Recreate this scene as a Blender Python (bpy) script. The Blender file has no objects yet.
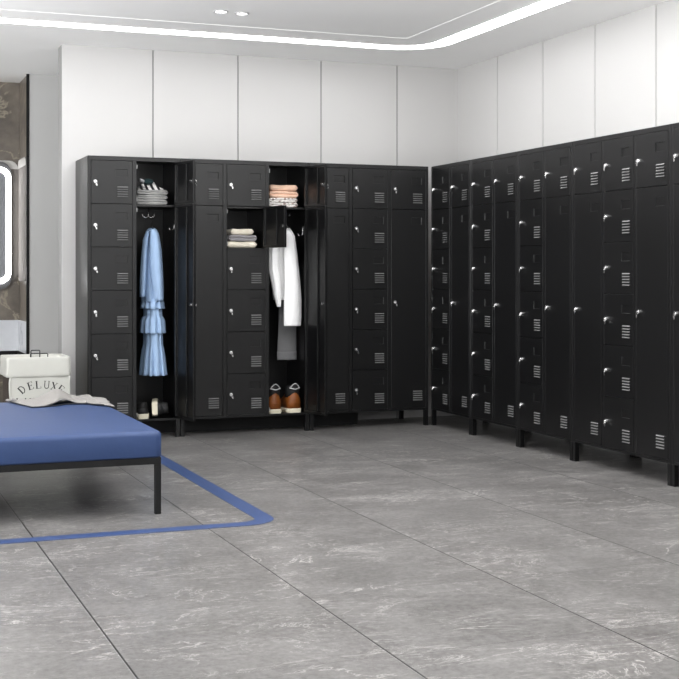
import bpy, bmesh, math, random
from mathutils import Vector, Matrix
random.seed(7)
SC = bpy.context.scene
COL = SC.collection
PI = math.pi
S = 1.05                       # camera height in metres; layout was surveyed in camera heights
FPX, CX, HY, YAW = 1290.0, 339.5, 273.0, math.radians(21.3)

# ------------------------------------------------------------------ helpers
def ratio(px):                 # X/Y of the viewing ray through a column of the photo
    u = (px - CX) / FPX
    return (math.sin(YAW) + u*math.cos(YAW)) / (math.cos(YAW) - u*math.sin(YAW))
def at(px, py, Y):             # point of the vertical plane Y (metres) seen at a photo pixel
    X = ratio(px) * Y
    d = X*math.sin(YAW) + Y*math.cos(YAW)
    return Vector((X, Y, S - (py - HY)/FPX*d))

def obj(name, bm, m, parent=None, loc=None, smooth=False, bevel=0, seg=2, keep=False):
    if not keep:
        bmesh.ops.recalc_face_normals(bm, faces=bm.faces)
    me = bpy.data.meshes.new(name); bm.to_mesh(me); bm.free()
    for mm in (m if isinstance(m, (list, tuple)) else [m]): me.materials.append(mm)
    if smooth:
        for p in me.polygons: p.use_smooth = True
    o = bpy.data.objects.new(name, me); COL.objects.link(o)
    if parent: o.parent = parent
    if loc is not None: o.location = loc
    if bevel:
        b = o.modifiers.new('bevel', 'BEVEL'); b.width = bevel; b.segments = seg; b.limit_method = 'ANGLE'; b.angle_limit = math.radians(35)
    return o
def tag(o, label, cat, group=None):
    o['label'] = label; o['category'] = cat
    if group: o['group'] = group
    return o
def thing(name, label, cat, loc, rz=0, group=None):
    o = bpy.data.objects.new(name, None); COL.objects.link(o)
    o.empty_display_size = .1
    o.location = loc; o.rotation_euler = (0, 0, rz)
    return tag(o, label, cat, group)
def struct(o): o['kind'] = 'structure'; return o
def box(bm, x0, x1, y0, y1, z0, z1, mi=0):
    v = [bm.verts.new(p) for p in ((x0,y0,z0),(x1,y0,z0),(x1,y1,z0),(x0,y1,z0),(x0,y0,z1),(x1,y0,z1),(x1,y1,z1),(x0,y1,z1))]
    for f in ((0,3,2,1),(4,5,6,7),(0,1,5,4),(1,2,6,5),(2,3,7,6),(3,0,4,7)):
        fc = bm.faces.new([v[i] for i in f]); fc.material_index = mi
def new(): return bmesh.new()
def tube(bm, pts, r, n=8, cap=True):
    pts = [Vector(p) for p in pts]; rings = []
    prev = None
    for i, p in enumerate(pts):
        t = (pts[min(i+1, len(pts)-1)] - pts[max(i-1, 0)]).normalized()
        if prev is None:
            a = Vector((0,0,1)) if abs(t.z) < .9 else Vector((1,0,0))
            nrm = t.cross(a).normalized()
        else:
            nrm = (prev - t*prev.dot(t)).normalized()
        prev = nrm; b = t.cross(nrm)
        rr = r[i] if isinstance(r, (list, tuple)) else r
        rings.append([bm.verts.new(p + (nrm*math.cos(2*PI*k/n) + b*math.sin(2*PI*k/n))*rr) for k in range(n)])
    for a, b in zip(rings, rings[1:]):
        for k in range(n): bm.faces.new((a[k], a[(k+1)%n], b[(k+1)%n], b[k]))
    if cap: bm.faces.new(rings[0][::-1]); bm.faces.new(rings[-1])
def loft(bm, rings, cap0=True, cap1=True, mi=0):
    vr = [[bm.verts.new(p) for p in r] for r in rings]; n = len(vr[0])
    for a, b in zip(vr, vr[1:]):
        for k in range(n):
            f = bm.faces.new((a[k], a[(k+1)%n], b[(k+1)%n], b[k])); f.material_index = mi
    if cap0: bm.faces.new(vr[0][::-1]).material_index = mi
    if cap1: bm.faces.new(vr[-1]).material_index = mi
def prism(bm, poly, y0, y1):   # polygon in x,z extruded along y
    a = [bm.verts.new((x, y0, z)) for x, z in poly]; b = [bm.verts.new((x, y1, z)) for x, z in poly]; n = len(poly)
    for k in range(n): bm.faces.new((a[k], a[(k+1)%n], b[(k+1)%n], b[k]))
    bm.faces.new(a); bm.faces.new(b[::-1])
def lathe(bm, prof, n=16):     # prof: (r, z)
    loft(bm, [[(r*math.cos(2*PI*k/n), r*math.sin(2*PI*k/n), z) for k in range(n)] for r, z in prof])
def subsurf(o, lv=1):
    m = o.modifiers.new('subdivision', 'SUBSURF'); m.levels = lv; m.render_levels = lv; return o

# ------------------------------------------------------------------ materials
def srgb(r, g, b):
    f = lambda c: (c/255/12.92) if c/255 <= .04045 else ((c/255+.055)/1.055)**2.4
    return (f(r), f(g), f(b), 1)
def mat(name, col, rough=.5, metal=0, spec=.5, bump=None, var=None, emit=None):
    m = bpy.data.materials.new(name); m.use_nodes = True
    nt = m.node_tree; b = nt.nodes['Principled BSDF']
    b.inputs['Base Color'].default_value = col; b.inputs['Roughness'].default_value = rough
    b.inputs['Metallic'].default_value = metal; b.inputs['Specular IOR Level'].default_value = spec
    tc = nt.nodes.new('ShaderNodeTexCoord')
    if var:                       # (scale, amount): slight tone variation
        n = nt.nodes.new('ShaderNodeTexNoise'); n.inputs['Scale'].default_value = var[0]; n.inputs['Detail'].default_value = 4
        nt.links.new(tc.outputs['Object'], n.inputs['Vector'])
        mx = nt.nodes.new('ShaderNodeMix'); mx.data_type = 'RGBA'
        mx.inputs[6].default_value = [c*(1-var[1]) for c in col[:3]] + [1]
        mx.inputs[7].default_value = [min(1, c*(1+var[1])) for c in col[:3]] + [1]
        nt.links.new(n.outputs['Fac'], mx.inputs[0]); nt.links.new(mx.outputs[2], b.inputs['Base Color'])
    if bump:
        n = nt.nodes.new('ShaderNodeTexNoise'); n.inputs['Scale'].default_value = bump[0]; n.inputs['Detail'].default_value = 3
        nt.links.new(tc.outputs['Object'], n.inputs['Vector'])
        bp = nt.nodes.new('ShaderNodeBump'); bp.inputs['Strength'].default_value = bump[1]; bp.inputs['Distance'].default_value = .01
        nt.links.new(n.outputs['Fac'], bp.inputs['Height']); nt.links.new(bp.outputs['Normal'], b.inputs['Normal'])
    if emit:
        b.inputs['Emission Color'].default_value = col; b.inputs['Emission Strength'].default_value = emit
    return m
M = dict(
    steel  = mat('black powder coated steel', srgb(12,12,13), .34, spec=.43, bump=(900,.04)),
    lip    = mat('louvre lip with painted catch light', srgb(96,96,96), .4),  # lighter grey paints the light that the louvre tops catch
    chrome = mat('chrome', (.8,.8,.8,1), .22, 1),
    wall   = mat('white wall panel', srgb(190,189,188), .45, var=(1.5,.01)),
    seam   = mat('dark panel seam', srgb(120,120,120), .8),
    side   = mat('grey painted wall', srgb(192,192,191), .6, var=(2,.015)),
    reveal = mat('grey wall reveal', srgb(150,150,149), .6),
    ceil   = mat('ceiling paint', srgb(247,247,246), .7, var=(1,.008)),
    led    = mat('led strip', (1,1,1,1), .5, emit=8),
    lamp   = mat('lamp glow', (1,1,1,1), .5, emit=6),
    trimw  = mat('lamp rim', srgb(190,190,190), .4),
    black  = mat('black metal', srgb(12,12,13), .6, spec=.3, bump=(500,.03)),
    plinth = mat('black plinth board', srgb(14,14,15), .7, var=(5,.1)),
    blue   = mat('blue upholstery', srgb(49,68,108), .5, spec=.35, bump=(60,.05), var=(6,.04)),
    tape   = mat('blue floor line', srgb(58,76,117), .35, var=(10,.03)),
    grey_c = mat('grey throw fabric', srgb(142,139,136), .9, bump=(350,.25), var=(30,.06)),
    grey_d = mat('dark throw backing', srgb(36,38,44), .9, bump=(300,.2)),
    canvas = mat('white canvas', srgb(186,186,180), .85, bump=(300,.2), var=(20,.03)),
    wicker = mat('dark brown wicker', srgb(58,48,42), .7, bump=(120,.4), var=(60,.3)),
    ink    = mat('black ink', srgb(32,32,34), .7),
    dress  = mat('light blue cotton', srgb(152,178,210), .8, bump=(220,.12), var=(8,.05)),
    shirt  = mat('white cotton', srgb(240,240,240), .85, bump=(220,.12), var=(8,.02)),
    trous  = mat('grey wool', srgb(128,128,130), .9, bump=(260,.2), var=(30,.06)),
    jeans  = mat('washed grey denim', srgb(150,150,148), .9, bump=(260,.3), var=(60,.12)),
    green  = mat('dark green cotton', srgb(28,50,52), .9, bump=(220,.2)),
    cream  = mat('cream terry', srgb(252,243,224), .95, bump=(260,.35), var=(40,.03)),
    tgrey  = mat('grey terry', srgb(160,157,160), .95, bump=(260,.35), var=(40,.06)),
    peach  = mat('peach terry', srgb(238,200,176), .95, bump=(260,.35), var=(40,.05)),
    brown  = mat('tan brown leather', srgb(122,66,18), .5, bump=(90,.15), var=(30,.15)),
    sole   = mat('white rubber sole', srgb(218,211,190), .6, bump=(150,.06)),
    shoe_k = mat('black shoe fabric', srgb(18,18,19), .7, bump=(300,.2)),
    loop   = mat('pale grey pull loop', srgb(190,190,192), .5),
    taupe  = mat('taupe stone panel', srgb(118,113,109), .85, var=(6,.05)),
    pale   = mat('taupe stone with painted top light', srgb(196,194,190), .5, var=(6,.04)),  # paler stone tone, paints the light on the tablet tops
    glass  = mat('mirror glass', srgb(120,122,126), .25, .5),
    mframe = mat('mirror backing', srgb(74,74,76), .5),
    hinge  = mat('bright hinge steel', srgb(170,170,170), .35, .8),
)
def veined(name, lo, hi, vein, scale, rough, vscale, vw=.02):
    m = bpy.data.materials.new(name); m.use_nodes = True; nt = m.node_tree; b = nt.nodes['Principled BSDF']
    tc = nt.nodes.new('ShaderNodeTexCoord')
    n = nt.nodes.new('ShaderNodeTexNoise'); n.inputs['Scale'].default_value = scale; n.inputs['Detail'].default_value = 8; n.inputs['Roughness'].default_value = .65
    nt.links.new(tc.outputs['Object'], n.inputs['Vector'])
    r = nt.nodes.new('ShaderNodeValToRGB'); r.color_ramp.elements[0].position = .3; r.color_ramp.elements[1].position = .7
    r.color_ramp.elements[0].color = lo; r.color_ramp.elements[1].color = hi
    nt.links.new(n.outputs['Fac'], r.inputs['Fac'])
    v = nt.nodes.new('ShaderNodeTexNoise'); v.inputs['Scale'].default_value = vscale; v.inputs['Detail'].default_value = 5; v.inputs['Distortion'].default_value = 1.2
    nt.links.new(tc.outputs['Object'], v.inputs['Vector'])
    vr = nt.nodes.new('ShaderNodeValToRGB'); e = vr.color_ramp.elements
    e[0].position = .5-vw; e[0].color = (0,0,0,1); e[1].position = .5+vw; e[1].color = (0,0,0,1)
    k = e.new(.5); k.color = (1,1,1,1)
    nt.links.new(v.outputs['Fac'], vr.inputs['Fac'])
    mx = nt.nodes.new('ShaderNodeMix'); mx.data_type = 'RGBA'; mx.inputs[7].default_value = vein
    nt.links.new(vr.outputs['Color'], mx.inputs[0]); nt.links.new(r.outputs['Color'], mx.inputs[6]); nt.links.new(mx.outputs[2], b.inputs['Base Color'])
    b.inputs['Roughness'].default_value = rough
    return m
M['marble'] = veined('brown grey marble', srgb(78,72,66), srgb(128,120,110), srgb(150,142,126), 3.5, .3, 2.2, .02)
M['wmarble'] = veined('white marble', srgb(200,203,208), srgb(226,228,232), srgb(150,155,165), 2.5, .3, 2.0, .02)

def floor_mat():
    m = bpy.data.materials.new('grey marble floor tile'); m.use_nodes = True; nt = m.node_tree; N = nt.nodes; L = nt.links
    b = N['Principled BSDF']; tc = N.new('ShaderNodeTexCoord')
    def math_(op, a, bb=None, c=None):
        n = N.new('ShaderNodeMath'); n.operation = op
        for i, x in enumerate((a, bb, c)):
            if x is None: continue
            if isinstance(x, (int, float)): n.inputs[i].default_value = x
            else: L.new(x, n.inputs[i])
        return n.outputs[0]
    sep = N.new('ShaderNodeSeparateXYZ'); L.new(tc.outputs['Object'], sep.inputs[0])
    px, py = .6635*S, .66*S
    tx = math_('DIVIDE', math_('SUBTRACT', sep.outputs[0], .689*S), px)
    ty = math_('DIVIDE', math_('SUBTRACT', sep.outputs[1], 3.09*S), py)
    ix, iy = math_('FLOOR', tx), math_('FLOOR', ty)
    fx = math_('MULTIPLY', math_('FRACT', tx), px); fy = math_('MULTIPLY', math_('FRACT', ty), py)
    # per tile offset of the stone pattern
    cmb = N.new('ShaderNodeCombineXYZ'); L.new(math_('MULTIPLY', ix, 3.7), cmb.inputs[0]); L.new(math_('MULTIPLY', iy, 1.9), cmb.inputs[1]); L.new(math_('ADD', math_('MULTIPLY', ix, 1.3), math_('MULTIPLY', iy, 2.1)), cmb.inputs[2])
    vec = N.new('ShaderNodeVectorMath'); vec.operation = 'ADD'; L.new(tc.outputs['Object'], vec.inputs[0]); L.new(cmb.outputs[0], vec.inputs[1])
    def noise(scale, det, dist=0, rough=.6, v=vec.outputs[0]):
        n = N.new('ShaderNodeTexNoise'); n.inputs['Scale'].default_value = scale; n.inputs['Detail'].default_value = det
        n.inputs['Distortion'].default_value = dist; n.inputs['Roughness'].default_value = rough; L.new(v, n.inputs['Vector']); return n.outputs['Fac']
    def ramp(f, *st):
        r = N.new('ShaderNodeValToRGB'); e = r.color_ramp.elements
        e[0].position, e[0].color = st[0]; e[1].position, e[1].color = st[-1]
        for p, c in st[1:-1]:
            k = e.new(p); k.color = c
        L.new(f, r.inputs['Fac']); return r.outputs['Color']
    def mix(f, a, bb):
        n = N.new('ShaderNodeMix'); n.data_type = 'RGBA'
        if isinstance(f, (int, float)): n.inputs[0].default_value = f
        else: L.new(f, n.inputs[0])
        for i, x in ((6, a), (7, bb)):
            if isinstance(x, tuple): n.inputs[i].default_value = x
            else: L.new(x, n.inputs[i])
        return n.outputs[2]
    K, W = (0,0,0,1), (1,1,1,1)
    g = lambda v: (v, v, v, 1)
    base = ramp(noise(3.2, 10, .4, .7), (.3, srgb(80,78,77)), (.5, srgb(104,102,101)), (.70, srgb(127,125,124)))
    fine = ramp(noise(45, 6, 0, .7), (.32, srgb(64,62,61)), (.68, srgb(144,142,140)))
    c = mix(.38, base, fine)
    # stretched map so that the veins run in long oblique streaks
    mp = N.new('ShaderNodeMapping'); mp.inputs['Rotation'].default_value = (0,0,math.radians(28)); mp.inputs['Scale'].default_value = (1,2.3,1); L.new(vec.outputs[0], mp.inputs['Vector'])
    v1 = ramp(noise(1.7, 6, 1.0, .62, mp.outputs[0]), (.491, K), (.5, W), (.509, K))
    msk = ramp(noise(2.3, 3, 0, .5), (.44, K), (.62, W))
    f1 = math_('MULTIPLY', math_('MULTIPLY', v1, msk), .52)
    c = mix(f1, c, srgb(214,211,208))
    v2 = ramp(noise(3.6, 5, 1.4, .6, mp.outputs[0]), (.492, K), (.5, W), (.508, K))
    msk2 = ramp(noise(3.1, 3, 0, .5), (.5, K), (.68, W))
    c = mix(math_('MULTIPLY', math_('MULTIPLY', v2, msk2), .5), c, srgb(220,217,214))
    v3 = ramp(noise(2.4, 5, 1.2, .6, mp.outputs[0]), (.40, K), (.41, W), (.42, K))
    mp2 = N.new('ShaderNodeMapping'); mp2.inputs['Rotation'].default_value = (0,0,math.radians(-38)); mp2.inputs['Scale'].default_value = (1,3.0,1); L.new(vec.outputs[0], mp2.inputs['Vector'])
    v4 = ramp(noise(2.6, 7, .8, .68, mp2.outputs[0]), (.490, K), (.5, W), (.510, K))
    msk4 = ramp(noise(2.9, 3, 0, .5), (.46, K), (.62, W))
    c = mix(math_('MULTIPLY', math_('MULTIPLY', v4, msk4), .5), c, srgb(212,209,206))
    msk3 = ramp(noise(1.9, 3, 0, .5), (.5, K), (.66, W))
    c = mix(math_('MULTIPLY', math_('MULTIPLY', v3, msk3), .5), c, srgb(96,93,92))
    # grout
    gx = math_('LESS_THAN', fx, .0058); gy = math_('MULTIPLY', math_('LESS_THAN', fy, .003), .45)
    gg = math_('MAXIMUM', gx, gy)
    edge_glint = math_('MULTIPLY', math_('GREATER_THAN', fx, px-.002), .15)  # painted highlight along the tile edge next to the grout
    c = mix(edge_glint, c, srgb(224,223,222))
    c = mix(math_('MULTIPLY', gg, 1.0), c, srgb(14,14,14))
    L.new(c, b.inputs['Base Color'])
    L.new(math_('ADD', math_('MULTIPLY', noise(6, 4), .14), .26), b.inputs['Roughness'])
    b.inputs['Specular IOR Level'].default_value = .4
    bp = N.new('ShaderNodeBump'); bp.inputs['Strength'].default_value = .25; bp.inputs['Distance'].default_value = .003
    L.new(math_('SUBTRACT', math_('MULTIPLY', noise(30, 4), .06), gg), bp.inputs['Height']); L.new(bp.outputs['Normal'], b.inputs['Normal'])
    return m
M['floor'] = floor_mat()

def pattern_mat():                # pale towel with a brown-grey woven motif
    m = mat('patterned pale terry', srgb(226,222,218), .95); nt = m.node_tree; b = nt.nodes['Principled BSDF']
    tc = nt.nodes.new('ShaderNodeTexCoord'); w = nt.nodes.new('ShaderNodeTexVoronoi'); w.inputs['Scale'].default_value = 38
    nt.links.new(tc.outputs['Object'], w.inputs['Vector'])
    r = nt.nodes.new('ShaderNodeValToRGB'); r.color_ramp.elements[0].position = .28; r.color_ramp.elements[0].color = srgb(150,132,126); r.color_ramp.elements[1].position = .42; r.color_ramp.elements[1].color = srgb(228,224,220)
    nt.links.new(w.outputs['Distance'], r.inputs['Fac']); nt.links.new(r.outputs['Color'], b.inputs['Base Color']); return m
M['pattern'] = pattern_mat()
def stripe_mat():
    m = mat('black and white striped cotton', (1,1,1,1), .9); nt = m.node_tree; b = nt.nodes['Principled BSDF']
    tc = nt.nodes.new('ShaderNodeTexCoord'); w = nt.nodes.new('ShaderNodeTexWave'); w.inputs['Scale'].default_value = 9.5; w.inputs['Distortion'].default_value = 1.0; w.inputs['Detail Scale'].default_value = 1.5
    mp = nt.nodes.new('ShaderNodeMapping'); mp.inputs['Rotation'].default_value = (0, math.radians(25), math.radians(15))
    nt.links.new(tc.outputs['Object'], mp.inputs['Vector']); nt.links.new(mp.outputs[0], w.inputs['Vector'])
    r = nt.nodes.new('ShaderNodeValToRGB'); r.color_ramp.interpolation = 'CONSTANT'; r.color_ramp.elements[0].color = srgb(28,28,32); r.color_ramp.elements[1].position = .45; r.color_ramp.elements[1].color = srgb(236,234,232)
    nt.links.new(w.outputs['Color'], r.inputs['Fac']); nt.links.new(r.outputs['Color'], b.inputs['Base Color']); return m
M['stripe'] = stripe_mat()

# ------------------------------------------------------------------ room shell
YB, XR, ZC = 8.15*S, 4.07*S, 2.432*S
YREC, XREC, YMAR = 9.466*S, 1.284*S, 9.93*S
XL, Y0 = -3.6, -2.2
bm = new(); box(bm, XL, XR+.12, Y0, YMAR+.1, -.1, 0); struct(obj('floor', bm, M['floor']))
# ceiling: outer plane plus a slightly raised inner tray
TX, TY, RISE = 3.25*S, 7.2*S, .003
bm = new()
X1, Y1, tx0, ty0 = XR+.12, YMAR+.1, XL+1.0, Y0+1.0
def quad(*p): bm.faces.new([bm.verts.new(q) for q in p])
quad((XL,Y0,ZC),(X1,Y0,ZC),(X1,ty0,ZC),(XL,ty0,ZC)); quad((XL,TY,ZC),(X1,TY,ZC),(X1,Y1,ZC),(XL,Y1,ZC))
quad((XL,ty0,ZC),(tx0,ty0,ZC),(tx0,TY,ZC),(XL,TY,ZC)); quad((TX,ty0,ZC),(X1,ty0,ZC),(X1,TY,ZC),(TX,TY,ZC))
zr = ZC+RISE
quad((tx0,ty0,zr),(TX,ty0,zr),(TX,TY,zr),(tx0,TY,zr))
quad((tx0,ty0,ZC),(TX,ty0,ZC),(TX,ty0,zr),(tx0,ty0,zr)); quad((tx0,TY,ZC),(TX,TY,ZC),(TX,TY,zr),(tx0,TY,zr))
quad((tx0,ty0,ZC),(tx0,TY,ZC),(tx0,TY,zr),(tx0,ty0,zr)); quad((TX,ty0,ZC),(TX,TY,ZC),(TX,TY,zr),(TX,ty0,zr))
box(bm, XL, X1, Y0, Y1, ZC+.06, ZC+.12)
struct(obj('ceiling', bm, M['ceil']))
# back partition: backing + panels with dark seams
def panel_wall(name, seams, lo, hi, mk):
    bm = new(); pts = [lo] + seams + [hi]; g = .004
    for i, (a, b_) in enumerate(zip(pts, pts[1:])):
        a2 = a + (g if i else 0); b2 = b_ - (g if i < len(pts)-2 else 0)
        mk(bm, a2, b2, 0)
    mk(bm, lo, hi, 1)
    o = obj(name, bm, [M['wall'], M['seam']]); return struct(o)
XW0 = 1.315*S
sb = [ratio(p)*YB for p in (153,238,321,397)]
def mk_back(bm, a, b, k):
    if k == 0: box(bm, a, b, YB, YB+.02, 0, ZC, 0)
    else: box(bm, a+.001, b, YB+.008, YB+.15*S, 0, ZC, 1)
panel_wall('wall_back', sb, XW0, XR, mk_back)
sr = sorted([XR/ratio(p) for p in (497.5,543,595,656)]); st = .59*S
sr = [sr[0]-st*k for k in range(10,0,-1) if sr[0]-st*k > Y0+.1] + sr
def mk_right(bm, a, b, k):
    if k == 0: box(bm, XR, XR+.02, a, b, 0, ZC, 0)
    else: box(bm, XR+.008, XR+.12, a, b, 0, ZC, 1)
panel_wall('wall_right', sr, Y0, YB, mk_right)
bm = new(); box(bm, XW0, XW0+.012, YB+.021, YB+.15*S, 0, ZC); struct(obj('trim_1', bm, M['reveal']))
bm = new(); box(bm, XREC, XREC+1.6, YREC, YREC+.1, 0, ZC); struct(obj('wall_recess', bm, M['side']))
# marble niche with return
bm = new(); box(bm, XL, XREC, YMAR, YMAR+.08, 0, ZC); box(bm, XREC, XREC+.06, YREC+.1, YMAR+.08, 0, ZC)
struct(obj('wall_niche', bm, M['marble']))
bm = new(); z1 = at(15, 320, YMAR).z; z0 = at(15, 350.5, YMAR).z
box(bm, XL, XREC-.001, YMAR-.015, YMAR-.001, z0, z1); box(bm, XREC-.012, XREC-.001, YREC+.02, YMAR-.016, z0, z1)
struct(obj('trim_2', bm, M['wmarble']))
bm = new(); zb = at(15, 355.5, YMAR).z
box(bm, XL, XREC-.013, YMAR-.02, YMAR-.001, zb, z0-.001); box(bm, XREC-.02, XREC-.013, YREC+.013, YMAR-.021, zb, z0-.001); box(bm, XREC-.012, XREC+.008, YREC-.008, YREC+.012, zb, ZC)
struct(obj('trim_3', bm, M['black']))

# rounded stone tablet on the niche wall, its reflection built solid on the return
def rrect(x0, x1, z0, z1, r, n=8, corners=(1,1,1,1)):
    out = []
    for cx, cz, a0, c in ((x1-r, z1-r, 0, corners[0]), (x0+r, z1-r, 90, corners[1]), (x0+r, z0+r, 180, corners[2]), (x1-r, z0+r, 270, corners[3])):
        if c: out += [(cx + r*math.cos(math.radians(a0+90*k/n)), cz + r*math.sin(math.radians(a0+90*k/n))) for k in range(n+1)]
        else: out.append((cx + (r if a0 in (0,270) else -r), cz + (r if a0 in (0,90) else -r)))
    return out
zt, zl = at(15,161,YMAR).z, at(15,281,YMAR).z
zc_ = at(15,171,YMAR).z
def tablet(label, xf, place):
    t = thing('stone_tablet', label, 'wall panel', place[0], place[1])
    w = xf; bm = new(); H = zt-zl; cp = zt-zc_
    body = [(x, z) for x, z in rrect(-w/2, w/2, 0, H, .066)]
    prism(bm, [(x, z) for x, z in body if z < H-.068] + [] if False else body, -.012, 0)
    obj('slab', bm, M['taupe'], t)
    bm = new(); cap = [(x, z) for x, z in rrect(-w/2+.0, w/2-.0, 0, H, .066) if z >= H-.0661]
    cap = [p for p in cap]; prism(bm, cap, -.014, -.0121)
    obj('cap', bm, M['pale'], t)  # no separate piece of stone: light on the slab top put into the colour
    return t
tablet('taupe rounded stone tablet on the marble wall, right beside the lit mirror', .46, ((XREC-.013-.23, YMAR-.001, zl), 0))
tablet('narrow taupe slab in place of the stone tablet reflection on the niche return beside the black edge trim', YMAR-YREC-.04, ((XREC-.001, (YMAR-.013+YREC+.022)/2, zl), -PI/2))

# mirror with a light ring
YM = 9.88*S
mx1 = at(10.8, 168, YM).x; mz1 = at(10.8,167.5,YM).z; mz0 = at(10.8,283.5,YM).z; mw = .62
t = thing('mirror', 'rounded wall mirror with a glowing white light ring around its edge', 'mirror', (mx1-mw/2, YM, mz0))
def ring(bm, x0, x1, z0, z1, r, w, y0, y1):
    a = rrect(x0,x1,z0,z1,r); b = rrect(x0+w,x1-w,z0+w,z1-w,r-w*.8); n = len(a)
    v = [[bm.verts.new((x,y,z)) for x,z in p] for p in (a,b) for y in (y0,y1)]
    for k in range(n):
        j = (k+1)%n
        bm.faces.new((v[0][k],v[0][j],v[2][j],v[2][k])); bm.faces.new((v[1][k],v[1][j],v[3][j],v[3][k]))
        bm.faces.new((v[0][k],v[0][j],v[1][j],v[1][k])); bm.faces.new((v[2][k],v[2][j],v[3][j],v[3][k]))
H = mz1-mz0
bm = new(); prism(bm, rrect(-mw/2-.012, mw/2+.004, -.045, H+.045, .09), -.0, YMAR-.013-YM if False else .03); obj('backing', bm, M['mframe'], t)
bm = new(); ring(bm, -mw/2, mw/2, 0, H, .085, .037, -.016, -.0005); obj('light_ring', bm, M['led'], t)
bm = new(); prism(bm, rrect(-mw/2+.038, mw/2-.038, .038, H-.038, .055), -.010, -.0005); obj('glass', bm, M['glass'], t)

# ceiling lights
sxc, syc, sw, sr_ = 3.518*S, 7.505*S, .056*S, .27*S
path = [(XL+.6, syc)] + [(sxc-sr_ + sr_*math.sin(a*PI/24), syc-sr_ + sr_*math.cos(a*PI/24)) for a in range(13)] + [(sxc, Y0+.6)]
bm = new(); rings = []
for i, p in enumerate(path):
    if i == 0: d = Vector((1,0))
    elif i == len(path)-1: d = Vector((0,-1))
    else:
        d = Vector((math.cos((i-1)*PI/24), -math.sin((i-1)*PI/24)))
    n = Vector((d.y, -d.x)); a = Vector(p)+n*sw; b_ = Vector(p)-n*sw
    rings.append([(a.x,a.y,ZC-.0005),(b_.x,b_.y,ZC-.0005),(b_.x,b_.y,ZC-.004),(a.x,a.y,ZC-.004)])
loft(bm, rings)
tag(obj('light_strip', bm, M['led']), 'long glowing white LED strip curving round the ceiling corner', 'light')
for px, py, lab in ((221,11,'left one of the two round recessed ceiling spotlights'), (242,13,'right one of the two round recessed ceiling spotlights')):
    d = (zr-S)*FPX/(HY-py); Y = d/(ratio(px)*math.sin(YAW)+math.cos(YAW)); X = ratio(px)*Y
    t = thing('downlight', lab, 'light', (X, Y, zr), 0, 'recessed ceiling spotlights')
    bm = new(); n = 28
    loft(bm, [[(r*math.cos(2*PI*k/n), r*math.sin(2*PI*k/n), z) for k in range(n)] for r, z in ((.042,-.0005),(.042,-.006),(.034,-.008),(.031,-.0045),(.031,-.0005))], False, False)
    obj('rim', bm, M['trimw'], t, smooth=False)
    bm = new(); lathe(bm, [(.030,-.0005),(.030,-.003)], 24); obj('lens', bm, M['lamp'], t)

# ------------------------------------------------------------------ lockers
LEG, TOP = .108, 1.70*S
ZL0, ZL1 = LEG+.014, TOP-.027
ROW = (ZL1-ZL0)/6
STL, POST = .020, .026
_cache = {}
def door_bm(w, h, tall):
    """front face with a sunk label window, five pressed louvres, folded pan behind; x from -w to 0, z from 0 to h, front at y=0"""
    bm = new(); T = .018
    rx0, rx1, rz0, rz1, rd = -.106, -.030, h-.098, h-.053, .0055
    xs, zs = [-w, rx0, rx1, 0], [0, rz0, rz1, h]
    V = {}
    def v(x, y, z):
        k = (round(x,5), round(y,5), round(z,5))
        if k not in V: V[k] = bm.verts.new((x,y,z))
        return V[k]
    for i in range(3):
        for j in range(3):
            if i == 1 and j == 1: continue
            bm.faces.new((v(xs[i],0,zs[j]), v(xs[i+1],0,zs[j]), v(xs[i+1],0,zs[j+1]), v(xs[i],0,zs[j+1])))
    c = [(rx0,rz0),(rx1,rz0),(rx1,rz1),(rx0,rz1)]
    for k in range(4):
        a, b = c[k], c[(k+1)%4]
        bm.faces.new((v(a[0],0,a[1]), v(b[0],0,b[1]), v(b[0],rd,b[1]), v(a[0],rd,a[1])))
    bm.faces.new([v(x,rd,z) for x,z in c])
    # outer edge back to the rim, then the hollow pan
    o = [(-w,0),(-w,h),(0,h),(0,0)]; q = .016; inn = [(-w+q,q),(-w+q,h-q),(-q,h-q),(-q,q)]
    xs_edge = {0:[(-w,zz) for zz in zs], 1:[(xx,h) for xx in xs], 2:[(0,zz) for zz in zs[::-1]], 3:[(xx,0) for xx in xs[::-1]]}
    for k in range(4):
        e = xs_edge[k]
        a, b = o[k], o[(k+1)%4]
        bm.faces.new([v(x,0,z) for x,z in e] + [v(b[0],T,b[1]), v(a[0],T,a[1])])
        ia, ib = inn[k], inn[(k+1)%4]
        bm.faces.new((v(a[0],T,a[1]), v(b[0],T,b[1]), v(ib[0],T,ib[1]), v(ia[0],T,ia[1])))
        bm.faces.new((v(ia[0],T,ia[1]), v(ib[0],T,ib[1]), v(ib[0],.006,ib[1]), v(ia[0],.006,ia[1])))
    bm.faces.new([v(x,.006,z) for x,z in inn])
    # stiffener channel on the inside
    box(bm, -w*.62, -w*.46, .0061, .016, q+.004, h-q-.004)
    vb = .050 if tall else .041
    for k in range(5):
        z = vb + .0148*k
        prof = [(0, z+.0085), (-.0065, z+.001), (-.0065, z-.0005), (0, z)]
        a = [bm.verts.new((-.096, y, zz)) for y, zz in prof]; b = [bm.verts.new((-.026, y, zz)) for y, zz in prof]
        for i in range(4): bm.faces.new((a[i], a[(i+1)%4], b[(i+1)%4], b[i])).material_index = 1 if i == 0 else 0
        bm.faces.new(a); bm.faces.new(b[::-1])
    return bm
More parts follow.
